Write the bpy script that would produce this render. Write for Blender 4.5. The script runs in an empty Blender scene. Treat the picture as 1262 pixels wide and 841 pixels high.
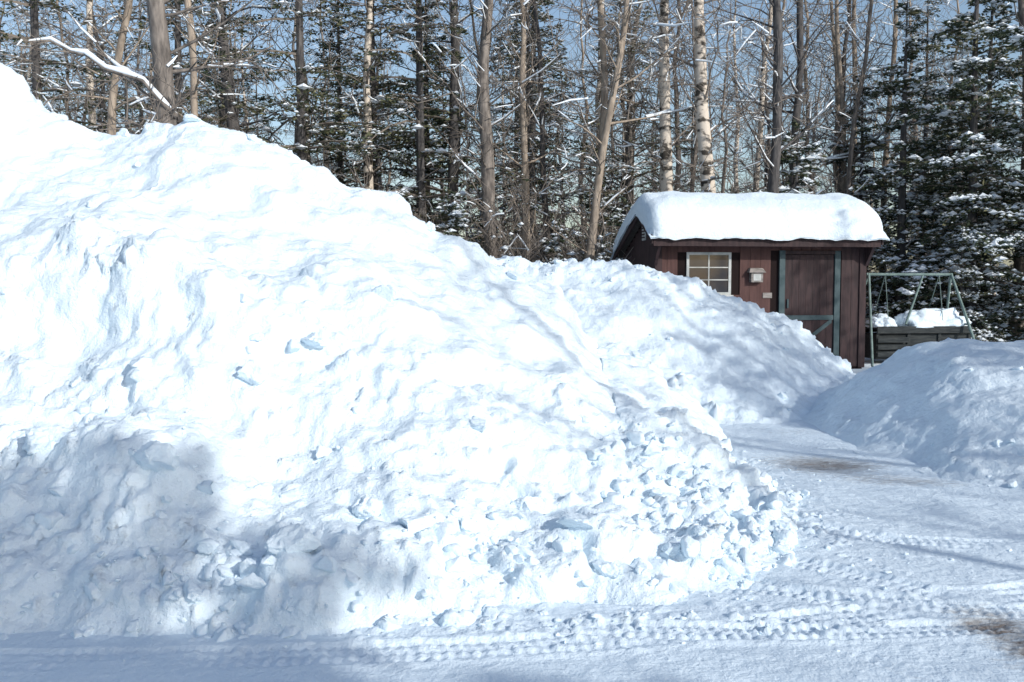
import bpy, math, random
import numpy as np
from mathutils import Vector, Matrix
rs=np.random.RandomState(7); random.seed(7)
scene=bpy.context.scene
COL=scene.collection

# ---------------------------------------------------------------- noise
def _h(ix,iy,iz,s):
    n=(ix.astype(np.int64)*73856093)^(iy.astype(np.int64)*19349663)^(iz.astype(np.int64)*83492791)^(s*2654435761)
    n=n&0xffffffff
    n=((n^(n>>16))*0x45d9f3b)&0xffffffff
    n=((n^(n>>16))*0x45d9f3b)&0xffffffff
    n=n^(n>>16)
    return (n&0xffffff)/float(0xffffff)
def noise(P,seed=0):
    i=np.floor(P).astype(np.int64); f=P-i
    u=f*f*f*(f*(f*6-15)+10)
    r=0
    for a in (0,1):
        for b in (0,1):
            for c in (0,1):
                X,Y,Z=i[:,0]+a,i[:,1]+b,i[:,2]+c
                g=(_h(X,Y,Z,seed+1)*2-1)*(f[:,0]-a)+(_h(X,Y,Z,seed+2)*2-1)*(f[:,1]-b)+(_h(X,Y,Z,seed+3)*2-1)*(f[:,2]-c)
                w=(u[:,0] if a else 1-u[:,0])*(u[:,1] if b else 1-u[:,1])*(u[:,2] if c else 1-u[:,2])
                r=r+w*g
    return r
def fbm(P,o=4,seed=0,gain=.5):
    r=0;a=1.
    for k in range(o):
        r=r+a*noise(P*(2.03**k)+k*7.3,seed+k*11); a*=gain
    return r
def worley(P,seed=0,full=False):
    i=np.floor(P).astype(np.int64)
    best=np.full(len(P),9.); sec=np.full(len(P),9.); rnd=np.zeros(len(P)); tilt=np.zeros(len(P))
    for a in (-1,0,1):
        for b in (-1,0,1):
            for c in (-1,0,1):
                X,Y,Z=i[:,0]+a,i[:,1]+b,i[:,2]+c
                dx=X+_h(X,Y,Z,seed+1)-P[:,0];dy=Y+_h(X,Y,Z,seed+2)-P[:,1];dz=Z+_h(X,Y,Z,seed+3)-P[:,2]
                d=dx*dx+dy*dy+dz*dz
                m=d<best
                sec=np.where(m,best,np.minimum(sec,d))
                best=np.where(m,d,best); h=_h(X,Y,Z,seed+4); rnd=np.where(m,h,rnd)
                if full:
                    tilt=np.where(m,dx*np.cos(h*91)+dy*np.sin(h*91)+dz*np.cos(h*57),tilt)
    if full: return np.sqrt(best),np.sqrt(sec),rnd,tilt
    return np.sqrt(best),rnd
def sst(a,b,x):
    t=np.clip((x-a)/(b-a),0,1); return t*t*(3-2*t)

# ---------------------------------------------------------------- materials
def newmat(name,base,rough=.7,spec=.3):
    m=bpy.data.materials.new(name); m.use_nodes=True
    b=m.node_tree.nodes['Principled BSDF']
    b.inputs['Base Color'].default_value=(*base,1); b.inputs['Roughness'].default_value=rough
    b.inputs['Specular IOR Level'].default_value=spec
    return m,m.node_tree,b
def N(nt,t,**kw):
    n=nt.nodes.new(t)
    for k,v in kw.items(): setattr(n,k,v)
    return n
def noisemix(name,c1,c2,scale=(1,1,1),nscale=5,rough=.8,lo=.4,hi=.6,detail=5,bump=0,bdist=.02,spec=.2,coord='Object'):
    m,nt,b=newmat(name,c1,rough,spec)
    tc=N(nt,'ShaderNodeTexCoord'); mp=N(nt,'ShaderNodeMapping'); mp.inputs['Scale'].default_value=scale
    nt.links.new(tc.outputs[coord],mp.inputs[0])
    no=N(nt,'ShaderNodeTexNoise'); no.inputs['Scale'].default_value=nscale; no.inputs['Detail'].default_value=detail
    nt.links.new(mp.outputs[0],no.inputs['Vector'])
    cr=N(nt,'ShaderNodeValToRGB'); cr.color_ramp.elements[0].position=lo; cr.color_ramp.elements[1].position=hi
    cr.color_ramp.elements[0].color=(*c1,1); cr.color_ramp.elements[1].color=(*c2,1)
    nt.links.new(no.outputs[0],cr.inputs[0]); nt.links.new(cr.outputs[0],b.inputs['Base Color'])
    if bump:
        bp=N(nt,'ShaderNodeBump'); bp.inputs['Strength'].default_value=bump; bp.inputs['Distance'].default_value=bdist
        nt.links.new(no.outputs[0],bp.inputs['Height']); nt.links.new(bp.outputs[0],b.inputs['Normal'])
    return m
def snowmat(name,dirt=False,fine=90,strength=.5,col=(.79,.9,.975)):
    m,nt,b=newmat(name,col,.55,.25)
    tc=N(nt,'ShaderNodeTexCoord')
    n1=N(nt,'ShaderNodeTexNoise'); n1.inputs['Scale'].default_value=fine; n1.inputs['Detail'].default_value=4
    n2=N(nt,'ShaderNodeTexNoise'); n2.inputs['Scale'].default_value=14; n2.inputs['Detail'].default_value=6; n2.inputs['Roughness'].default_value=.6
    for n in (n1,n2): nt.links.new(tc.outputs['Object'],n.inputs['Vector'])
    b1=N(nt,'ShaderNodeBump'); b1.inputs['Strength'].default_value=strength; b1.inputs['Distance'].default_value=.007
    b2=N(nt,'ShaderNodeBump'); b2.inputs['Strength'].default_value=strength; b2.inputs['Distance'].default_value=.045
    nt.links.new(n2.outputs[0],b2.inputs['Height']); nt.links.new(n1.outputs[0],b1.inputs['Height'])
    nt.links.new(b2.outputs[0],b1.inputs['Normal']); nt.links.new(b1.outputs[0],b.inputs['Normal'])
    if dirt:
        at=N(nt,'ShaderNodeAttribute'); at.attribute_name='dirt'
        n3=N(nt,'ShaderNodeTexNoise'); n3.inputs['Scale'].default_value=22; n3.inputs['Detail'].default_value=8; n3.inputs['Roughness'].default_value=.7
        mp=N(nt,'ShaderNodeMapping'); mp.inputs['Scale'].default_value=(.45,1.4,1); nt.links.new(tc.outputs['Object'],mp.inputs[0]); nt.links.new(mp.outputs[0],n3.inputs['Vector'])
        ad=N(nt,'ShaderNodeMath',operation='ADD'); nt.links.new(n3.outputs[0],ad.inputs[0]); nt.links.new(at.outputs['Fac'],ad.inputs[1])
        mr=N(nt,'ShaderNodeMapRange'); mr.inputs['From Min'].default_value=.76; mr.inputs['From Max'].default_value=1.22
        nt.links.new(ad.outputs[0],mr.inputs['Value'])
        mx=N(nt,'ShaderNodeMix',data_type='RGBA'); mx.inputs['A'].default_value=(*col,1); mx.inputs['B'].default_value=(.2,.165,.14,1)
        nt.links.new(mr.outputs[0],mx.inputs['Factor']); nt.links.new(mx.outputs['Result'],b.inputs['Base Color'])
    return m
M_snow=snowmat('snow'); M_snowd=snowmat('packed_snow_dirty',dirt=True,fine=70,strength=.55,col=(.765,.88,.965))
M_snowbank=snowmat('bank_snow',dirt=True,fine=80,strength=.65)
M_snowtree,_,_=newmat('tree_snow',(.86,.92,.97),.6,.2)
M_bark=noisemix('grey_bark',(.1,.088,.08),(.28,.245,.215),(1,1,.25),14,lo=.35,hi=.65,bump=.6)
M_barkd=noisemix('dark_bark',(.05,.048,.05),(.14,.13,.125),(1,1,.25),14,lo=.35,hi=.7,bump=.6)
M_tan=noisemix('tan_bark',(.19,.155,.125),(.42,.35,.28),(1,1,.3),10,lo=.3,hi=.65,bump=.4)
M_birch=noisemix('birch_bark',(.07,.06,.05),(.66,.58,.49),(.8,.8,1.6),4.5,lo=.40,hi=.49,bump=.3,detail=8)
M_twig,_,_=newmat('twig_bark',(.22,.19,.165),.8,.2)
M_n1=noisemix('needles_dark',(.035,.052,.034),(.07,.09,.055),nscale=1.2,lo=.35,hi=.65,rough=.7)
M_n2=noisemix('needles_olive',(.08,.088,.046),(.165,.16,.09),nscale=1.5,lo=.35,hi=.65,rough=.7)
TM=[M_bark,M_twig,M_snowtree,M_n1,M_n2,M_barkd,M_tan,M_birch]

# ---------------------------------------------------------------- mesh helpers
def mesh_np(name,V,F,mats,mi=None,smooth=True):
    me=bpy.data.meshes.new(name)
    F=np.asarray(F); k=F.shape[1]
    me.vertices.add(len(V)); me.vertices.foreach_set('co',np.asarray(V,np.float32).ravel())
    me.loops.add(F.size); me.loops.foreach_set('vertex_index',F.astype(np.int32).ravel())
    me.polygons.add(len(F)); me.polygons.foreach_set('loop_start',np.arange(0,F.size,k,dtype=np.int32))
    me.polygons.foreach_set('loop_total',np.full(len(F),k,dtype=np.int32))
    for m in mats: me.materials.append(m)
    if mi is not None: me.polygons.foreach_set('material_index',np.asarray(mi,np.int32))
    me.polygons.foreach_set('use_smooth',np.full(len(F),smooth))
    me.update(calc_edges=True); me.validate()
    return me
def addobj(name,me,parent=None,loc=None,col=None):
    o=bpy.data.objects.new(name,me); (col or COL).objects.link(o)
    if parent: o.parent=parent
    if loc is not None: o.location=loc
    return o
def gridfaces(ny,nx):
    i=np.arange(ny*nx).reshape(ny,nx)
    return np.stack([i[:-1,:-1],i[:-1,1:],i[1:,1:],i[1:,:-1]],-1).reshape(-1,4)
class MB:
    def __init__(s): s.V=[];s.F=[];s.M=[];s.n=0
    def add(s,V,F,m):
        V=np.asarray(V,float);F=np.asarray(F)
        if F.shape[1]==3: F=np.concatenate([F,F[:,2:3]],1)
        s.V.append(V);s.F.append(F+s.n);s.M.append(np.full(len(F),m) if np.isscalar(m) else m);s.n+=len(V)
    def tube(s,pts,rad,sides,m):
        pts=np.asarray(pts,float); n=len(pts); rad=np.asarray(rad,float)
        t=np.gradient(pts,axis=0); t/=np.linalg.norm(t,axis=1)[:,None]+1e-9
        ref=np.array([0,0,1.]) if abs(t[0,2])<.8 else np.array([1.,0,0])
        a=np.cross(t,ref); a/=np.linalg.norm(a,axis=1)[:,None]+1e-9; b=np.cross(t,a)
        th=np.arange(sides)*2*math.pi/sides
        V=pts[:,None,:]+rad[:,None,None]*(np.cos(th)[None,:,None]*a[:,None,:]+np.sin(th)[None,:,None]*b[:,None,:])
        i=np.arange(n*sides).reshape(n,sides); j=np.roll(i,-1,1)
        F=np.stack([i[:-1],j[:-1],j[1:],i[1:]],-1).reshape(-1,4)
        s.add(V.reshape(-1,3),F,m)
    def box(s,lo,hi,m):
        x0,y0,z0=lo;x1,y1,z1=hi
        V=[(x0,y0,z0),(x1,y0,z0),(x1,y1,z0),(x0,y1,z0),(x0,y0,z1),(x1,y0,z1),(x1,y1,z1),(x0,y1,z1)]
        s.add(V,[(0,3,2,1),(4,5,6,7),(0,1,5,4),(1,2,6,5),(2,3,7,6),(3,0,4,7)],m)
    def mesh(s,name,mats,smooth=True):
        V=np.concatenate(s.V);F=np.concatenate(s.F);M=np.concatenate(s.M)
        tri=F[:,2]==F[:,3]
        if tri.all(): return mesh_np(name,V,F[:,:3],mats,M,smooth)
        if not tri.any(): return mesh_np(name,V,F,mats,M,smooth)
        me=bpy.data.meshes.new(name)
        me.from_pydata(V.tolist(),[],[ (f[:3] if f[2]==f[3] else f) for f in F.tolist()])
        for m in mats: me.materials.append(m)
        me.polygons.foreach_set('material_index',M.astype(np.int32)); me.polygons.foreach_set('use_smooth',np.full(len(F),smooth)); me.update()
        return me
def blobs(mb,C,S,m,rot=None):
    base=np.array([(1,0,0),(0,1,0),(-1,0,0),(0,-1,0),(0,0,1),(0,0,-.6)],float)
    f=np.array([(0,1,4,4),(1,2,4,4),(2,3,4,4),(3,0,4,4),(1,0,5,5),(2,1,5,5),(3,2,5,5),(0,3,5,5)])
    n=len(C); th=rs.rand(n)*6.28; B=base[None]*S[:,None,:]
    B=B*(1+.3*(rs.rand(n,6,1)-.5))
    x=B[...,0]*np.cos(th)[:,None]-B[...,1]*np.sin(th)[:,None]; y=B[...,0]*np.sin(th)[:,None]+B[...,1]*np.cos(th)[:,None]
    V=np.stack([x,y,B[...,2]],-1)+C[:,None,:]
    F=(f[None]+(np.arange(n)*6)[:,None,None]).reshape(-1,4)
    mb.V.append(V.reshape(-1,3)); mb.F.append(F+mb.n); mb.M.append(np.full(len(F),m)); mb.n+=n*6
def cards(mb,C,D,U,L,W,mi):
    n=len(C); L=L[:,None];W=W[:,None]
    V=np.stack([C-D*L*.5,C+U*W*.5,C+D*L*.5,C-U*W*.5],1)
    F=np.arange(n*4).reshape(n,4)
    mb.V.append(V.reshape(-1,3)); mb.F.append(F+mb.n); mb.M.append(mi); mb.n+=n*4

def nrm(v): return v/(np.linalg.norm(v)+1e-9)
def bare_tree(name,seed,h=14,r=.16,bark=0,lean=(0,0),nb=42,low=.12,spread=2.6,snow=.35,wob=.12,limb=None):
    R=np.random.RandomState(seed); mb=MB()
    n=22; z=np.linspace(-.4,h,n); fr=np.clip(z/h,0,1)
    px=lean[0]*z+np.cumsum(R.randn(n))*wob*.55*np.minimum(1,fr*1.5); py=lean[1]*z+np.cumsum(R.randn(n))*wob*.5*fr
    px[2:-2]=(px[1:-3]+px[2:-2]*2+px[3:-1])/4
    T=np.stack([px,py,z],1); rad=r*(1-fr)**.8+.012; rad*=1+.06*R.randn(n); rad[0]*=1.4; rad[1]*=1.1
    mb.tube(T,rad,10,bark)
    def at(f): 
        k=f*(n-1); i=min(int(k),n-2); return T[i]*(1-(k-i))+T[i+1]*(k-i), rad[i]
    def snowon(p,rr,prob):
        if R.rand()<prob and abs(p[-1][2]-p[0][2])<np.linalg.norm(p[-1]-p[0])*.8:
            a=R.randint(0,max(1,len(p)-2)); q=p[a:a+R.randint(2,4)]
            if len(q)>=2:
                rr2=np.full(len(q),max(rr*.8,.011)+R.rand()*.013); rr2[-1]*=.4
                mb.tube(q+np.array([0,0,rr*.8+.006]),rr2,4,2)
    def br(p0,d,L,r0,lev):
        m=5 if lev==0 else 4 if lev==1 else 3
        pts=[p0]; dd=d.copy()
        for k in range(m-1):
            dd=nrm(dd+R.randn(3)*.2+np.array([0,0,.05 if lev==0 else .02])); pts.append(pts[-1]+dd*L/(m-1))
        pts=np.array(pts); rr=np.linspace(r0,max(.0045,r0*.25),m)
        mb.tube(pts,rr,4 if lev==0 else 3,bark if (lev==0 and bark!=7) else 1)
        snowon(pts,r0,snow*(.8,.6,.35)[lev])
        if lev<2:
            for k in range(R.randint(4,7) if lev==0 else R.randint(3,6)):
                s=.2+.8*R.rand(); kk=s*(m-1); i=min(int(kk),m-2); p=pts[i]*(1-(kk-i))+pts[i+1]*(kk-i)
                d2=nrm(dd*.7+R.randn(3)*.6); br(p,d2,L*(.3+.35*R.rand()),r0*.5,lev+1)
    for k in range(nb):
        f=low+(1-low)*(k+R.rand())/nb*.98
        p,rr=at(min(f,.985)); az=R.rand()*6.28; el=R.uniform(.0,.7)+.5*f
        d=np.array([math.cos(az)*math.cos(el),math.sin(az)*math.cos(el),math.sin(el)])
        L=spread*(1-.6*f)*R.uniform(.5,1.2)*(.6 if f<.3 else 1)
        br(p,d,L,min(rr*.4,.035)*R.uniform(.5,1),0)
    if limb is not None:
        P=np.array(limb,float); mb.tube(P,np.linspace(.045,.012,len(P)),6,bark)
        q=P+np.array([0,0,.035]); sr=np.array([.02,.045,.03,.05,.035,.045,.02,.03,.012])[:len(P)]
        mb.tube(q,sr,7,2)
        for i in range(1,len(P)-1):
            for q in range(2):
                d=nrm(np.array([-.6,R.randn()*.6,R.uniform(-.5,.5)])); br(P[i],d,R.uniform(.4,.9),.012,1)
    return mb.mesh(name,TM)
def conifer(name,seed,h=11,Lmax=2.0,z0=.5,r=.14,dens=95,snow=.10,olive=.4,bare_to=0,gap=.28,cs=1.):
    R=np.random.RandomState(seed); mb=MB()
    T=np.array([[0,0,-.3],[.03,0,h*.3],[0,.04,h*.65],[0,0,h]]); mb.tube(T,[r*1.2,r*.8,r*.5,.01],8,5)
    z=z0
    while z<h-.1:
        f=(z-z0)/(h-z0)
        if R.rand()<.9:
            for k in range(R.randint(3,6)):
                az=R.rand()*6.28; L=Lmax*(1-f)**.75*R.uniform(.45,1.2)+.15
                if z<bare_to and R.rand()<.6: continue
                zz=z+R.uniform(-.12,.12)
                d=np.array([math.cos(az),math.sin(az),0.]); side=np.array([-d[1],d[0],0.])
                up=R.uniform(-.15,.2)+.35*f; droop=R.uniform(.15,.4)
                s=np.linspace(0,1,5)
                P=np.array([0,0,zz])+d[None]*(s*L)[:,None]; P[:,2]+=up*L*s-droop*L*s**2
                mb.tube(P,np.linspace(.022,.004,5)*(.5+L/2),3,1)
                n=int(dens*L); ss=R.rand(n)**.75; w=(R.rand(n)*2-1)*np.clip(1.15-ss,0,1)*.42*L*np.minimum(1,ss*4)
                C=np.array([0,0,zz])+d[None]*(ss*L)[:,None]+side[None]*w[:,None]
                C[:,2]+=up*L*ss-droop*L*ss**2-.25*np.abs(w)+R.randn(n)*.035
                D=d[None]*.8+side[None]*np.sign(w)[:,None]*.8+R.randn(n,3)*.4; D/=np.linalg.norm(D,axis=1)[:,None]
                U=np.cross(D,R.randn(n,3)*.8+np.array([0,0,1.])); U/=np.linalg.norm(U,axis=1)[:,None]
                br_ol=R.rand()<olive
                cards(mb,C,D,U,R.uniform(.09,.2,n)*cs,R.uniform(.03,.065,n)*cs,np.where(R.rand(n)<(.75 if br_ol else .15),4,3))
                ns=R.binomial(n,min(1,snow*R.uniform(0,2)))
                if ns:
                    idx=R.randint(0,n,ns); CC=C[idx]+np.array([0,0,.03])
                    sz=R.uniform(.02,.075,ns)*(1+.9*(R.rand(ns)<.18)); blobs(mb,CC,np.stack([sz*1.25,sz,sz*.6],1),2)
        z+=gap*R.uniform(.7,1.3)
    return mb.mesh(name,TM,smooth=False)
def bush(name,seed,h=2.2,n=14):
    R=np.random.RandomState(seed); mb=MB()
    for k in range(n):
        az=R.rand()*6.28; p=np.array([R.randn()*.35,R.randn()*.35,-.1]); d=nrm(np.array([math.cos(az)*.4,math.sin(az)*.4,1]))
        L=h*R.uniform(.5,1.1); pts=[p]
        for i in range(5): d=nrm(d+R.randn(3)*.17); pts.append(pts[-1]+d*L/5)
        pts=np.array(pts); mb.tube(pts,np.linspace(.012,.004,6),3,1)
        for q in range(8):
            i=R.randint(1,5); d2=nrm(d+R.randn(3)*.7); LL=L*R.uniform(.15,.45)
            pp=np.array([pts[i],pts[i]+d2*LL*.5,pts[i]+nrm(d2+R.randn(3)*.3)*LL]); mb.tube(pp,[.006,.005,.003],3,1)
            for t in range(2):
                d3=nrm(d2+R.randn(3)*.7); mb.tube(np.array([pp[1],pp[1]+d3*LL*.5]),[.004,.003],3,1)
            if R.rand()<.5:
                blobs(mb,pp[1:2]+[0,0,.02],np.array([[.07,.05,.035]])*R.uniform(.5,1.3),2)
    return mb.mesh(name,TM)

# ---------------------------------------------------------------- banks
def pile_surface(xs,ys,hf,maskf,seed,rub=1.,soft=1.,amps=(.125,.082,.048,.026)):
    X,Y=np.meshgrid(xs,ys); x=X.ravel();y=Y.ravel()
    z=hf(x,y); Z=z.reshape(X.shape)
    gy,gx=np.gradient(Z,ys,xs); Nn=np.stack([-gx.ravel(),-gy.ravel(),np.ones(x.size)],1); Nn/=np.linalg.norm(Nn,axis=1)[:,None]
    P=np.stack([x,y,z],1); m=maskf(x,y,z)
    W=P+.12*np.stack([fbm(P*4,4,seed+50),fbm(P*4,4,seed+60),fbm(P*4,4,seed+70)],1)
    d=soft*(.16*fbm(P*.9,3,seed)+.10*fbm(P*2.2+5,3,seed+5))+(.012+.024*m)*fbm(P*9,5,seed+9,.58)
    d+= soft*.12*(np.abs(noise(P*1.5+3,seed+31))-.2)-soft*.02*(np.abs(noise(P*3.4+3,seed+37))-.2)
    for (cell,thr),amp in zip(((.46,.55),(.24,.45),(.12,.4),(.06,.38)),amps):
        F,F2,rn,tl=worley(W/cell,seed+int(cell*100),True)
        pres=sst(-.18,.32,m-.56+noise(P/cell*.2,seed+int(cell*1000))*1.15)
        d+=rub*pres*amp*sst(thr,1,rn)**.6*sst(0,.30,F2-F)*(.8+.65*tl)
    edge=sst(-.12,.12,z)
    P=P+Nn*(d*edge)[:,None]
    return P,X.shape,m
def addbank(name,P,shape,dirt,mat):
    me=mesh_np(name,P,gridfaces(*shape),[mat]); a=me.attributes.new('dirt','FLOAT','POINT'); a.data.foreach_set('value',dirt.astype(np.float32))
    return addobj(name,me)
def hf_combine(H,f): return H*np.maximum(f,0)+np.minimum(f,0)*1.2
hx=[-12,-7,-5.4,-4.75,-4.55,-4.4,-4.25,-3.95,-3.5,-3.05,-2.9,-2.5,-2.3,-1.6,-1.1,-.7,-.23,.1,.40,.52,.62,.74,.9,1.2,1.28,1.36,1.6,1.75,1.9,2.1,2.6]
hz=[3.6,3.7,3.62,3.56,3.54,3.33,3.18,3.03,2.96,2.98,3.10,3.01,2.91,2.58,2.38,2.14,1.93,1.74,1.56,1.42,1.2,1.0,1.0,.88,.84,.66,.42,.28,.05,-.12,-.3]
tx=[-12,-2.2,-.84,-.1,.7,1.16,1.6,1.85,2.1,2.6]; ty=[4.3,4.35,4.4,4.75,4.85,5.15,5.6,6.3,7.2,8]
def h1(x,y):
    H=np.interp(x,hx,hz); toe=np.interp(x,tx,ty)
    t=(y-toe)/(9.0-toe)
    f=np.interp(t,[-.12,0,.06,.16,.3,.42,.5,.62,.8,.93,1,1.08,1.3,1.9,2.2],[-.14,-.02,.08,.17,.31,.47,.58,.66,.80,.95,1,.96,.7,-.02,-.2])
    z=hf_combine(H,f)
    g=lambda cx,cy,r,a:a*np.exp(-((x-cx)**2+(y-cy)**2)/r**2)
    z=z+g(-2.3,6.5,.38,.28)+g(-1.85,6.3,.25,.2)+g(-1.2,7.2,.35,.16)+g(-1.9,5.2,.40,.2)+g(-3.2,7.2,.6,.14)-g(-2.7,6.2,.3,.2)+g(-.55,5.3,.28,.12)+g(-.3,6.1,.5,.08)+g(1.1,6.9,.45,.08)-g(-1.4,5.6,.3,.12)
    return z
def m1(x,y,z):
    toe=np.interp(x,tx,ty); t=(y-toe)/(9.-toe)
    P=np.stack([x,y,z],1)
    m=.05+sst(.72,.42,t+.3*noise(P*.8,3))*.55+.2*sst(.2,.9,x)*sst(1.3,.8,z)+.35*sst(.9,1.0,t)+.25*sst(.15,.02,t)
    return np.clip(m,0,1)
xs=np.arange(-7.5,2.5,.018); ys=np.arange(3.9,9.5,.018); ys=np.concatenate([ys,np.arange(9.5,15.5,.08)])
P1,sh1,mm1=pile_surface(xs,ys,h1,m1,101)
def gs(P,cx,cy,r,a): return a*np.exp(-((P[:,0]-cx)**2+(P[:,1]-cy)**2)/r**2)
d1=gs(P1,-2.05,4.75,.22,.22)+gs(P1,-1.35,4.5,.1,.22)+.02*sst(.3,.0,P1[:,2])
addbank('snow_bank',P1,sh1,d1,M_snowbank)

h2x=[-8,-3,.3,1.5,2.0,2.53,3.45,4.03,4.6,5.0,5.3,5.8]; h2z=[2.1,2.05,1.93,1.88,1.8,1.62,1.32,1.04,.66,.34,.05,-.2]
def h2(x,y):
    H=np.interp(x,h2x,h2z); toe=np.interp(x,[-8,2.2,3.1,4.57,5.3],[10.6,11.1,11.3,12.7,13.6]); t=(y-toe)/(14.3-toe)
    f=np.interp(t,[-.15,0,.1,.3,.5,.75,.9,1,1.1,1.6,2.0],[-.12,0,.08,.3,.52,.8,.94,1,.96,.1,-.2]); return hf_combine(H,f)
def m2(x,y,z):
    P=np.stack([x,y,z],1); return np.clip(.45+.5*noise(P*.9,55)+.4*sst(.6,.1,z)+.35*sst(13.6,14.2,y),0.08,1)
P2,sh2,mm2=pile_surface(np.arange(-5,6,.035),np.arange(10.3,17.5,.035),h2,m2,202,.8,.65,(.12,.09,.055,.03))
addbank('snow_bank',P2,sh2,np.zeros(len(P2)),M_snowbank)
def h3(x,y):
    H=np.interp(x,[3.0,3.35,3.7,4.07,4.5,5.07,5.7,7,9,13,15],[-.3,-.05,.22,.6,.88,1.0,.93,.98,1.1,1.0,-.2])
    toe=np.interp(x,[3.2,3.46,3.85,5,8,14],[9.6,8.3,7.5,6.9,6.4,6]); t=(y-toe)/(11-toe)
    f=np.interp(t,[-.15,0,.1,.3,.5,.75,.9,1,1.1,1.5,1.8],[-.15,0,.14,.42,.66,.88,.97,1,.97,.2,-.2]); return hf_combine(H,f)
def m3(x,y,z):
    P=np.stack([x,y,z],1); return np.clip(.2+.5*noise(P*.8,65)+.3*sst(.35,.05,z),0.03,1)
P3,sh3,mm3=pile_surface(np.concatenate([np.arange(3.0,9,.03),np.arange(9,15,.1)]),np.arange(5.8,14.5,.03),h3,m3,303,.6,.55)
addbank('snow_bank',P3,sh3,gs(P3,4.3,9.7,.25,.22),M_snowbank)

# ---------------------------------------------------------------- ground & driveway
gx=np.concatenate([-np.geomspace(400,12,14),np.arange(-11,14,.5),np.geomspace(15,400,14)])
gyy=np.concatenate([-np.geomspace(300,12,12),np.arange(-11,26,.5),np.geomspace(27,700,20)])
X,Y=np.meshgrid(gx,gyy); Pg=np.stack([X.ravel(),Y.ravel(),np.zeros(X.size)],1)
zz=.10*fbm(Pg*.25,3,9)*sst(14,18,Pg[:,1]); zz+=sst(24,90,Pg[:,1])*2.0
Pg[:,2]=zz-.05*sst(18,14,Pg[:,1])
addobj('snowy_ground',mesh_np('snowy_ground',Pg,gridfaces(*X.shape),[M_snow]))
xs=np.concatenate([np.arange(-4,-2,.08),np.arange(-2,5,.016),np.arange(5,14,.07)])
ys=np.concatenate([np.arange(-3,3.6,.1),np.arange(3.6,9,.016),np.arange(9,17.6,.05)])
X,Y=np.meshgrid(xs,ys); x=X.ravel();y=Y.ravel(); P=np.stack([x,y,np.zeros(x.size)],1)
z=.018*fbm(P*np.array([.9,1.6,1]),3,4)+.006*fbm(P*6,5,8,.55)
def track(cx,cy,R,w,tread,depth,ph=0):
    dx=x-cx;dy=y-cy; rr=np.hypot(dx,dy); a=np.arctan2(dy,dx)*R
    e=(rr-R)/w; ins=sst(1.0,.8,np.abs(e)); side=np.exp(-((np.abs(e)-1.15)/.2)**2)
    rib=np.clip(np.sin(2*math.pi*(a/tread+.6*np.abs(e)+ph))*2,-1,1)*.5
    patch=sst(-.15,.2,noise(P*1.0+ph*9+cx,77))
    return patch*(-depth*ins+depth*.6*side+ins*rib*depth*.75+ins*.4*depth*np.sin(e*9))
for (cx,cy,R,w,dp,ph) in ((1.2,12.2,7.75,.11,.014,0),(1.2,12.2,7.30,.11,.012,.3),(-6,-2.2,9.9,.11,.014,.1),(-6,-2.2,10.9,.11,.013,.5),(5.5,18,13.6,.11,.013,.2),(5.5,18,12.3,.12,.012,.7),(-9,-6,16.6,.13,.014,.4),(-9,-6,15.2,.12,.013,.8),(-2,16,11.9,.12,.013,.9),(-12,-4,15.9,.12,.013,.2)):
    z=z+track(cx,cy,R,w,.06,dp,ph)
F,F2,rn,tl=worley(P/.055,5,True); toe=np.exp(-np.clip(np.minimum(np.abs(x-2.0)+np.clip(5.7-y,0,9)*.4,np.abs(y-4.6)+np.clip(x-1.4,0,9)*1.0+np.clip(-1.6-x,0,9)),0,9)/.28)
nn=noise(P*2,88); dens=np.clip(toe+.06*sst(.1,.35,nn),0,1)
z+=dens*.03*sst(.5,1,rn)*sst(0,.3,F2-F)
F,rn=worley(P/.14,6); z+=dens*.03*sst(.75,1,rn)*np.sqrt(np.clip(1-(F/.5)**2,0,1))
ed=np.minimum(np.minimum(x+4,14-x),np.minimum(y+3,17.5-y)); z=z-.08*sst(.6,0,ed)
P[:,2]=z
def gsp(cx,cy,rx,ry,a): return a*np.exp(-((x-cx)/rx)**2-((y-cy)/ry)**2)
dirt=gsp(2.75,8.6,.6,.55,.5)+gsp(3.2,7.9,.6,.3,.36)+gsp(2.3,4.5,.25,.4,.55)+gsp(2.4,4.1,.3,.2,.5)+gsp(3.1,10.6,.8,.4,.3)+.12*sst(.0,.3,noise(P*np.array([.5,1.4,1]),12))
dirt+=.12*sst(.003,-.02,z)
me=mesh_np('driveway',P,gridfaces(*X.shape),[M_snowd]); a=me.attributes.new('dirt','FLOAT','POINT'); a.data.foreach_set('value',dirt.astype(np.float32))
addobj('driveway',me)

# ---------------------------------------------------------------- loose snow chunks
import bmesh
def ico(sub):
    bm=bmesh.new(); bmesh.ops.create_icosphere(bm,subdivisions=sub,radius=1); V=np.array([v.co[:] for v in bm.verts]); F=np.array([[v.index for v in f.verts] for f in bm.faces]); bm.free(); return V,F
IC=[ico(2),ico(3),ico(5)]
def chunk(lv,R):
    V,F=IC[lv]; V=V.copy()
    for k in range(12):
        n=nrm(R.randn(3)); d=R.uniform(.4,.8); q=V@n; V-=np.clip(q-d,0,9)[:,None]*n[None]
    V+= (fbm(V*2.2+R.rand(3)*50,5,3,.6)*(.24 if lv==2 else .26))[:,None]*V
    return V*np.array([1,R.uniform(.6,1),R.uniform(.45,.85)]),F
def rotz(V,R):
    a,b=R.rand()*6.28,R.uniform(-.6,.6); V=V@np.array(Matrix.Rotation(b,3,'X')).T; return V@np.array(Matrix.Rotation(a,3,'Z')).T
R=np.random.RandomState(5); mb=MB()
protS=[chunk(0,R) for _ in range(12)]; protL=[chunk(1,R) for _ in range(16)]
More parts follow.
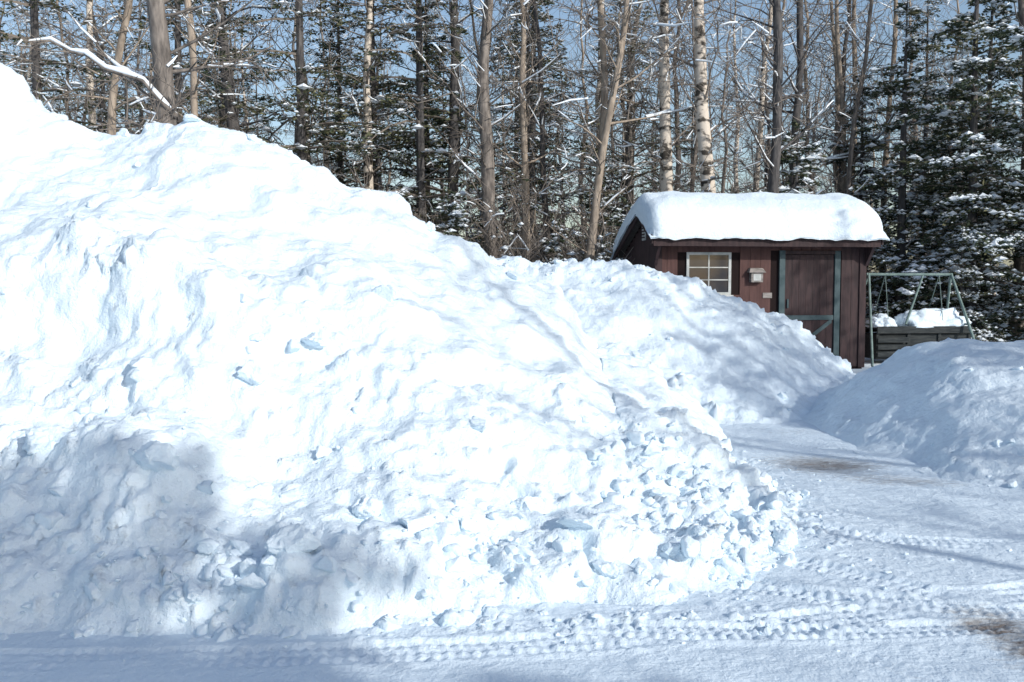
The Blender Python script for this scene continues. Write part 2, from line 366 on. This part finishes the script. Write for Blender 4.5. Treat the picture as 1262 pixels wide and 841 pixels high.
def scatter(P,w,n,smin,smax,p=2.6):
    w=np.clip(w,0,None); idx=R.choice(len(P),n,p=w/w.sum())
    for i in idx:
        s=smin+(smax-smin)*R.rand()**p
        V,F=protL[R.randint(16)] if s>.03 else protS[R.randint(12)]
        V=rotz(V,R)*s+P[i]+np.array([R.randn()*.01,R.randn()*.01,s*.05]); mb.add(V,F,0)
clus=sst(.0,.35,noise(P1*1.3+3,444))
wt=(P1[:,2]>-.02)*mm1**2*(P1[:,1]<9)*(.5+3*sst(.8,.1,P1[:,2]))*(.12+clus)
scatter(P1,wt,1200,.009,.10,4.5)
wt=(P1[:,2]>-.03)*(P1[:,2]<.22)*(P1[:,1]<9.5)*(.2+clus); scatter(P1,wt.astype(float),900,.007,.07,4)
wt=(P2[:,2]>0)*mm2**2*(P2[:,1]<14.3); scatter(P2,wt,300,.02,.1,4)
wt=(P3[:,2]>0)*mm3**2*(P3[:,1]<11); scatter(P3,wt,60,.015,.07,3)
sel=(y>3.7)&(y<12)&(x>-2.5)&(x<4); Pd=P[sel]; dd=dens[sel]
scatter(Pd,dd**2,450,.005,.03,3); scatter(Pd,np.ones(len(Pd)),70,.005,.022,3)
addobj('snow_crumbs',mb.mesh('snow_crumbs',[M_snow]))
mb=MB()
def onpile(cx,cy): return P1[np.argmin((P1[:,0]-cx)**2+(P1[:,1]-cy)**2)]
for (cx,cy,s) in ((-.5,5.05,.15),(-.75,5.2,.12),(-1.05,4.65,.13),(-1.9,5.1,.15),(1.45,6.3,.11),(1.25,5.9,.10),(.35,5.3,.12),(-.2,6.0,.11),(.7,6.6,.11),(.1,5.6,.11),(1.6,5.8,.08),(.9,5.3,.08),(-1.5,4.55,.1),(-.75,8.95,.08),(.0,8.9,.08),(-2.35,8.95,.09),(.5,5.05,.08),(1.55,7.3,.08),(-2.9,8.95,.11),(-1.3,6.4,.11),(-.9,6.9,.12),(-2.6,5.4,.13),(-1.6,6.0,.12),(.3,6.9,.1)):
    V,F=chunk(2,R); V=rotz(V*s*1.1,R)+onpile(cx,cy)+np.array([0,0,s*.02]); mb.add(V,F,0)
addobj('snow_chunks',mb.mesh('snow_chunks',[M_snow]))

# ---------------------------------------------------------------- garden shed
M_wall=noisemix('red_brown_siding',(.078,.040,.037),(.118,.062,.055),(3,3,.4),8,lo=.3,hi=.7,rough=.65,bump=.25,bdist=.004)
M_wdark=noisemix('dark_brown_paint_and_shade',(.036,.024,.026),(.058,.036,.037),(3,3,.5),6,rough=.6)  # door and trim paint; also stands in for shade on some siding
M_trim=noisemix('teal_grey_trim',(.045,.075,.082),(.075,.11,.118),nscale=6,rough=.55)
M_white=noisemix('off_white_paint',(.44,.46,.44),(.56,.57,.55),nscale=8,rough=.5)
M_box=noisemix('weathered_wood',(.2,.185,.17),(.33,.3,.28),(1,1,4),9,rough=.7)
M_shing=noisemix('roof_shingle',(.05,.045,.04),(.09,.08,.075),nscale=30)
M_glass,_,_b=newmat('window_glass',(.03,.035,.045),.06,.6)
M_in,_,_=newmat('dark_gap',(.02,.013,.013),.9,.1)
SM=[M_wall,M_wdark,M_trim,M_white,M_shing,M_glass,M_in,M_snow,M_box]
shed=bpy.data.objects.new('garden_shed',None); COL.objects.link(shed); shed.location=(2.69,18.4,0); shed.rotation_euler=(0,0,math.radians(8))
W,D=4.12,2.4; OV=.15
def roofz(yy): return np.interp(yy,[-.36,.62,2.62],[2.50,3.02,2.22])
def prt(name,mb,smooth=False): return addobj(name,mb.mesh(name,SM,smooth),shed)
prof=[(0,-.1),(0,roofz(0)-.08),(.62,roofz(.62)-.08),(D,roofz(D)-.08),(D,-.1)]
V=[(xx,yy,zz) for xx in (0,W) for (yy,zz) in prof]
me=bpy.data.meshes.new('wall_core'); me.from_pydata(V,[],[(0,1,2,3,4),(9,8,7,6,5)]+[(i,i+5,(i+1)%5+5,(i+1)%5) for i in range(5)]); me.materials.append(M_in); addobj('wall_core',me,shed)
mb=MB(); win=(.58,1.45,1.40,2.20); door=(2.40,3.62,-.1,2.24); bx=.0
while bx<W-.01:
    b1=min(bx+.203,W); segs=[(0.02,2.42)]
    for (a,b,c,d) in (win,door):
        if bx<b-.02 and b1>a+.02:
            segs=[s for s in ((segs[0][0],c),(d,segs[-1][1])) if s[1]>s[0]+.02]
    for s in segs: mb.box((bx+.0025,-.02,s[0]),(b1-.0025,-.001,s[1]),0 if bx<3.5 else 1)  # boards right of the door darker: tree shade put into the colour
    bx+=.203
by=0.0
while by<D-.01:
    b1=min(by+.203,D); top=min(roofz(by),roofz(b1))-.09
    mb.box((-.02,by+.0025,.02),(-.001,b1-.0025,top),1); mb.box((W+.001,by+.0025,.02),(W+.02,b1-.0025,top),0)  # left gable faces away from the sun, its shade painted as darker boards
    by+=.203
prt('siding',mb)
mb=MB()
mb.box((-.03,-.045,0),(.10,-.021,2.40),1); mb.box((W-.10,-.045,0),(W+.03,-.021,2.40),1)
mb.box((-.16,-.38,2.30),(W+OV-.01,-.35,2.50),1); mb.box((-.15,-.348,2.33),(W+OV-.02,-.03,2.36),1)
prt('fascia',mb)
me=bpy.data.meshes.new('overhang_cheeks'); vv=[];ff=[]
for x0 in (-.06,W+.0):
    b=len(vv)
    for xx in (x0,x0+.06):
        vv+=[(xx,-.345,2.49),(xx,-.345,2.31),(xx,-.047,1.95),(xx,-.047,2.62)]
    ff+=[(b,b+1,b+2,b+3),(b+7,b+6,b+5,b+4)]+[(b+i,b+4+i,b+4+(i+1)%4,b+(i+1)%4) for i in range(4)]
me.from_pydata(vv,[],ff); me.materials.append(M_wdark); addobj('overhang_cheeks',me,shed)
pr=[(-.38,2.505),(.62,3.03),(2.62,2.23),(2.60,2.16),(.62,2.95),(-.36,2.44)]
me=bpy.data.meshes.new('roof'); vv=[(xx,a,b) for xx in (-.17,W+OV) for a,b in pr]
me.from_pydata(vv,[],[(0,1,4,5),(1,2,3,4),(11,10,7,6),(10,9,8,7)]+[(i,i+6,(i+1)%6+6,(i+1)%6) for i in range(6)]); me.materials.append(M_shing); addobj('roof',me,shed)
me=bpy.data.meshes.new('barge_board'); vv=[];ff=[]
for xx0,xx1 in ((-.20,-.172),(W+OV+.002,W+OV+.03)):
    for (a,b) in (((-.39,2.49),(.62,3.015)),((.62,3.015),(2.63,2.21))):
        k=len(vv)
        for xx in (xx0,xx1): vv+=[(xx,a[0],a[1]),(xx,b[0],b[1]),(xx,b[0],b[1]-.15),(xx,a[0],a[1]-.15)]
        ff+=[(k,k+1,k+2,k+3),(k+7,k+6,k+5,k+4)]+[(k+i,k+4+i,k+4+(i+1)%4,k+(i+1)%4) for i in range(4)]
me.from_pydata(vv,[],ff); me.materials.append(M_wdark); addobj('barge_boards',me,shed)
mb=MB(); a,b,c,d=win
mb.box((a,-.03,c),(a+.05,.0-.002,d),3); mb.box((b-.05,-.03,c),(b,-.002,d),3); mb.box((a+.05,-.03,d-.05),(b-.05,-.002,d),3); mb.box((a+.05,-.03,c),(b-.05,-.002,c+.05),3)
xx=a+.05+(b-a-.1)/2; mb.box((xx-.012,-.022,c+.05),(xx+.012,-.006,d-.05),3)
for k in (1,2):
    zc=c+.05+(d-c-.1)*k/3; mb.box((a+.05,-.024,zc-.010),(b-.05,-.007,zc+.010),3)
mb.box((a+.05,-.012,c+.05),(b-.05,-.003,d-.05),5)
mb.box((a-.04,-.06,c-.04),(b+.04,-.003,c-.002),3)
prt('window',mb)
mb=MB(); a,b,c,d=door
mb.box((a,-.05,0),(a+.11,-.002,d),2); mb.box((b-.11,-.05,0),(b,-.002,d),2); mb.box((a+.11,-.05,d-.07),(b-.11,-.002,d),1)
n=7; ww=(b-a-.24)/n
for k in range(n): mb.box((a+.12+k*ww+.002,-.022,.08),(a+.12+(k+1)*ww-.002,-.003,d-.08),1)
for zc in (.12,.92): mb.box((a+.12,-.04,zc),(b-.12,-.0225,zc+.09),2)
for s in (1,-1):
    x0,x1=(a+.15,b-.15) if s>0 else (b-.15,a+.15)
    p0=np.array([x0,-.036,.22]);p1=np.array([x1,-.036,.91]); 
    q=np.array([[0,0,.045]]); yo=0.004*s
    V=np.array([p0-q[0],p1-q[0],p1+q[0],p0+q[0]])+np.array([0,yo-.002,0]); V2=V+np.array([0,.012,0])
    mb.add(np.concatenate([V,V2]),[(0,1,2,3),(4,7,6,5),(0,4,5,1),(3,2,6,7),(0,3,7,4),(1,5,6,2)],2)
mb.box((a+.16,-.05,1.15),(a+.19,-.023,1.32),2)
prt('door',mb)
mb=MB(); 
mb.box((1.81,-.13,1.64),(2.04,-.022,1.82),8)
mb.add([(1.76,-.16,1.82),(2.09,-.16,1.82),(2.09,-.022,1.82),(1.76,-.022,1.82),(1.80,-.1,1.90),(2.05,-.1,1.90),(2.05,-.022,1.91),(1.80,-.022,1.91)],[(0,3,2,1),(4,5,6,7),(0,1,5,4),(1,2,6,5),(2,3,7,6),(3,0,4,7)],8)
mb.box((1.85,-.134,1.67),(2.0,-.1305,1.79),3)
prt('wall_box',mb)
mb=MB(); mb.box((2.08,-.034,1.34),(2.26,-.022,1.44),8); prt('name_plate',mb)
mb=MB(); mb.box((-.04,.62,2.45),(-.021,.86,2.75),3)
for k in range(4): mb.box((-.05,.65,2.49+k*.06),(-.041,.83,2.515+k*.06),1)
prt('gable_vent',mb)
nx,ny=150,80
u=np.linspace(0,1,nx);v=np.linspace(0,1,ny); u=.5-.5*np.cos(u*math.pi)*1; v=.5-.5*np.cos(v*math.pi)
x0,x1,y0,y1=-.24,W+OV+.12,-.46,2.70
XX,YY=np.meshgrid(x0+(x1-x0)*u,y0+(y1-y0)*v); 
ex=np.minimum((XX-x0)/.28,(x1-XX)/.50).clip(0,1); ey=np.minimum((YY-y0)/.38,(y1-YY)/.4).clip(0,1)
rx=1-ex; ry=1-ey; e=np.clip(1-(rx**2.4+ry**2.4),0,1)**.42
base=np.interp(YY,[-.46,.1,.62,1.2,2.70],[2.50,2.80,2.99,2.83,2.18]); 
PP=np.stack([XX.ravel(),YY.ravel(),np.zeros(XX.size)],1)
th=.41*e*(1+.22*fbm(PP*.8,3,40).reshape(XX.shape)); th+=.02*fbm(PP*4,3,41).reshape(XX.shape)*e
sag=-.05*(1-e)*(1+1.2*fbm(PP*2.5,3,44).reshape(XX.shape))
top=np.stack([XX.ravel(),YY.ravel(),(base+th+sag).ravel()],1)
bot=np.stack([XX.ravel(),YY.ravel(),(base-.02+sag).ravel()],1)
F=gridfaces(ny,nx); 
me=mesh_np('roof_snow',np.concatenate([top,bot]),np.concatenate([F,F[:,::-1]+len(top)]),[M_snow]); addobj('roof_snow',me,shed)

# ---------------------------------------------------------------- patio swing with snow
M_metal=noisemix('grey_green_painted_steel',(.12,.175,.165),(.19,.26,.245),nscale=9,rough=.5)
M_fab=noisemix('dark_wood_slats',(.025,.03,.032),(.05,.055,.055),(1,6,6),5,rough=.8)
sw=bpy.data.objects.new('patio_swing',None); COL.objects.link(sw); sw.location=(8.1,20,0); sw.rotation_euler=(0,0,math.radians(6))
mb=MB()
mb.tube([(-.95,0,1.80),(.88,0,1.80)],[.03,.03],8,0)
for xx,dx in ((-.9,-.25),(.85,.28)):
    for s in (-1,1):
        mb.tube([(xx,0,1.82),(xx+dx*.4,s*.30,1.1),(xx+dx,s*.75,0)],[.028,.028,.028],8,0)
    mb.tube([(xx+dx*.55,-.42,.8),(xx+dx*.55,.42,.8)],[.02,.02],8,0)
for xx in (-.55,.6):
    mb.tube([(xx,0,1.8),(xx-.05,-.28,.78)],[.008,.008],5,0); mb.tube([(xx,0,1.8),(xx-.05,.28,1.1)],[.008,.008],5,0)
mb.tube([(.25,0,1.78),(-.25,-.3,.8)],[.024,.024],8,0)
addobj('frame',mb.mesh('frame',[M_metal]),sw)
mb=MB()
for k in range(6): mb.box((-.85,-.3+k*.1,.70),(1.15,-.22+k*.1,.73),0)
for k in range(5): mb.box((-.85,.32+.02*k,.44+k*.1-.02),(1.15,.345+.02*k,.44+k*.1+.06),0)
mb.box((-.85,-.33,.62),(1.15,-.30,.76),0)
for xx in (-.85,-.2,.45,1.09): mb.box((xx,-.29,.15),(xx+.06,-.265,.62),0)
for k in range(3): mb.box((-.85,-.36,.16+k*.14),(-.2,-.34,.26+k*.14),0)
mb.box((-.84,-.26,.1),(1.12,.28,.6),0)
addobj('seat',mb.mesh('seat',[M_fab],False),sw)
mb=MB()
for (cx,cy,sx,sy,sz) in ((.45,0,.72,.33,.36),(-.62,0,.27,.3,.24)):
    V,F=IC[2]; V=V.copy(); V[:,2]=np.where(V[:,2]<0,V[:,2]*.1,V[:,2]); V=np.sign(V)*np.abs(V)**np.array([.7,.8,1]); V*= (1+.4*fbm(V*1.6+cx,4,8))[:,None]
    mb.add(V*np.array([sx,sy,sz])+np.array([cx,cy,.745]),F,0)
addobj('seat_snow',mb.mesh('seat_snow',[M_snow]),sw)

# ---------------------------------------------------------------- trees: prominent
def T(name,me,x,y,s=1,rz=0,col=None,z=0):
    o=addobj(name,me,loc=(x,y,z),col=col); o.scale=(s,s,s); o.rotation_euler=(0,0,rz); return o
limb=[(-.02,0,3.95),(-.2,-.1,4.15),(-.42,-.15,4.42),(-.66,-.2,4.5),(-.9,-.25,4.56),(-1.15,-.3,4.75),(-1.35,-.3,4.78),(-1.6,-.35,4.92),(-1.85,-.35,4.9)]
T('maple_tree',bare_tree('maple_tree',11,13,.16,0,(-.03,0),34,.2,2.4,.35,limb=limb),-4.7,14)
spec=[('birch_tree',-3.3,24,14,.125,7,(-.025,0),21),('birch_tree',3.65,23,15,.17,7,(.0,0),22),('birch_tree',4.55,22,15,.19,7,(-.05,0),23),
('ash_tree',-.44,22,15,.17,0,(.0,0),24),('ash_tree',.36,23,13,.10,6,(.0,0),25),('ash_tree',.85,25,13,.09,5,(.01,0),26),
('maple_tree',1.45,21.5,14,.09,6,(.09,0),27),('maple_tree',1.75,24,14,.12,6,(.07,0),28),('tamarack_tree',5.55,21.3,14,.14,5,(.0,0),29),
('ash_tree',-1.5,25,15,.16,5,(.01,0),30),('maple_tree',-6.3,20,13,.10,6,(.0,0),31),('ash_tree',-8.6,20.5,13,.11,6,(.02,0),32),
('ash_tree',-9.4,18.5,14,.13,0,(.0,0),33),('maple_tree',9.3,27,14,.09,6,(.02,0),34),('maple_tree',8.9,26,14,.08,6,(-.02,0),35),
('ash_tree',12.3,24,14,.17,0,(.02,0),36),('maple_tree',8.2,25,13,.07,0,(.04,0),37),('ash_tree',2.9,26,14,.09,0,(.03,0),38),('birch_tree',7.2,30,14,.12,7,(.04,0),39),('maple_tree',10.6,28,14,.1,6,(-.01,0),40),('oak_tree',-6.6,24,14,.2,5,(.0,0),41)]
for nm,x,y,h,r,b,l,s in spec:
    T(nm,bare_tree(nm,s,h,r,b,l,nb=40,low=.08 if b!=7 else .2,spread=2.6,snow=.4,wob=.16),x,y)
C1=conifer('c1',1,12,2.3,.6,snow=.08,olive=.4); C2=conifer('c2',2,9,1.9,.4,snow=.16,olive=.3)
C3=conifer('c3',3,14,3.0,1.4,dens=46,snow=.10,olive=.85,gap=.38,cs=.9); C4=conifer('c4',4,5,1.4,.15,.07,snow=.24,olive=.3); C5=conifer('c5',5,11,2.8,.4,dens=115,snow=.18,olive=.15)
C6=conifer('c6',6,13,2.7,.9,dens=52,snow=.10,olive=.65,gap=.38)
for me,x,y,s,rz in ((C5,10.8,23.2,.95,1),(C5,13.0,22.3,.9,3),(C2,9.6,24.3,.95,2),(C1,14.5,25,.9,1),(C2,11.9,21.4,.65,5),(C5,9.0,25.6,.65,4),(C5,12.0,25,.9,0),(C4,6.9,24,1.1,0),(C4,2.55,22.0,.7,0),(C2,2.0,23.4,.52,2),(C4,1.0,21.6,.6,2),(C4,10.0,21.9,.6,1),(C4,13.3,20.6,.6,4)):
    T('spruce_tree',me,x,y,s,rz)
for me,x,y,s,rz in ((C3,-4.9,23,1,0),(C3,-2.2,24,1.0,2),(C6,-7.2,21.5,.9,4),(C3,-10.5,22,1,1),(C3,3.0,25.5,.75,3),(C6,-3.6,26,.95,2),(C3,.4,26.5,.8,5)):
    T('hemlock_tree',me,x,y,s,rz)
# off-camera trees (behind/right of the photographer) that throw the long shadows
for me,x,y,s,rz in ((C5,9.6,-5.9,.84,0),(C1,11.4,-8.0,.92,1),(C3,8.0,-5.0,.62,2),(C2,11.3,-6.9,1.12,3),(C2,6.2,-3.6,.7,4),(C6,9.3,-7.6,.75,5),(C1,13.5,-9.6,1.0,2),(C3,7.2,-7.2,.62,1),(C1,4.4,-3.4,.48,1)):
    T('spruce_tree',me,x,y,s,rz)
BT=[bare_tree('b%d'%k,60+k,13,.08+.02*(k%3),[0,6,5,0,6,7][k],nb=38,low=.06,spread=2.7,snow=.38,wob=.2,lean=((-.03,0,.03,.01,-.02,.04)[k],0)) for k in range(6)]
for k,(x,y) in enumerate(((12.5,-2.8),(14.6,-1.5),(16,.5),(17.5,-4),(18.5,2.2),(15,3.2))):
    T('maple_tree',BT[k%6],x,y,1,k)
for me,x,y,s in ((C3,17,1.6,.85),(C3,20,3.5,.95),(C6,14.8,1.4,.75),(C3,13.8,3.6,.7),(C6,16.8,-.6,.8),(C6,15.6,3.2,.8),(C3,15.6,10,.68),(C3,16.6,5.6,.7)): T('hemlock_tree',me,x,y,s,x)
# ---------------------------------------------------------------- distant forest (instanced collection)
fc=bpy.data.collections.new('distant_forest'); R=np.random.RandomState(12)
for row,(yy,dx) in enumerate(((26,2.2),(29.5,2.2),(34,2.5),(40,2.9),(48,3.3))):
    xw=yy*.58+2; x=-xw
    while x<xw:
        X_=x+R.uniform(-.8,.8); Y_=yy+R.uniform(-1.4,1.4); az=X_/Y_
        pcon=.38 if az<.05 else .2
        if az>.36: pcon=.4
        q=R.rand()
        me=((C3,C6,C3,C6,C1) if az<.3 else (C1,C5,C2,C3,C5))[R.randint(5)] if q<pcon else BT[R.randint(6)]
        sc=R.uniform(.75,1.1)
        if az>.05 and me in (C1,C3,C5,C6): sc*=.68
        T('t',me,X_,Y_,sc,R.rand()*6.28,fc,z=2*float(sst(24,90,np.array(Y_)))-.1); 
        if R.rand()<.5: T('t',BT[R.randint(6)],X_+R.uniform(-1,1),Y_+R.uniform(-1,1),R.uniform(.45,.9),R.rand()*6.28,fc,z=-.1)
        if R.rand()<.6: T('t',C4,X_+R.uniform(-1,1),Y_+R.uniform(-1,1),R.uniform(.5,1.2),R.rand()*6,fc)
        x+=dx
e=bpy.data.objects.new('distant_forest',None); e.instance_type='COLLECTION'; e.instance_collection=fc; COL.objects.link(e)
uc=bpy.data.collections.new('undergrowth'); BB=[bush('u%d'%k,80+k,2.6) for k in range(4)]
for k in range(220):
    Y_=R.uniform(21,36); X_=R.uniform(-.6,.36)*Y_
    if 1.6<X_<9.8 and Y_<22.8: continue
    T('u',BB[R.randint(4)],X_,Y_,R.uniform(.6,1.6),R.rand()*6.28,uc)
for k in range(22):
    Y_=R.uniform(16,20.5); X_=R.uniform(-.6,-.02)*Y_
    T('u',BB[R.randint(4)],X_,Y_,R.uniform(.8,1.6),R.rand()*6.28,uc)
for k in range(14):
    Y_=R.uniform(18.5,22); X_=R.uniform(-.55,.03)*Y_
    T('u',C4,X_,Y_,R.uniform(.5,.85),R.rand()*6.28,uc)
e=bpy.data.objects.new('undergrowth',None); e.instance_type='COLLECTION'; e.instance_collection=uc; COL.objects.link(e)

# ---------------------------------------------------------------- light, camera
el=math.radians(27); S=Vector((.74*math.cos(el),-.67*math.cos(el),math.sin(el)))
sl=bpy.data.lights.new('sun','SUN'); sl.energy=3.2; sl.angle=math.radians(.5); sl.color=(1,.975,.93)
so=bpy.data.objects.new('sun',sl); COL.objects.link(so); so.rotation_euler=(-S).to_track_quat('-Z','Y').to_euler(); so.location=(10,-10,20)
w=bpy.data.worlds.new('World'); scene.world=w; w.use_nodes=True; nt=w.node_tree
sk=N(nt,'ShaderNodeTexSky',sky_type='NISHITA'); sk.sun_disc=False; sk.sun_elevation=el; sk.sun_rotation=math.atan2(S.x,S.y); sk.dust_density=1.3
nt.links.new(sk.outputs[0],nt.nodes['Background'].inputs[0]); nt.nodes['Background'].inputs[1].default_value=.15
cam=bpy.data.cameras.new('camera'); cam.lens=36*1212/1262; cam.sensor_width=36; cam.clip_end=2000; cam.clip_start=.05
co=bpy.data.objects.new('camera',cam); COL.objects.link(co); co.location=(0,0,1.6); co.rotation_euler=(math.radians(90-3.3),0,0); scene.camera=co
scene.view_settings.view_transform='Standard'; scene.view_settings.look='None'; scene.view_settings.exposure=0
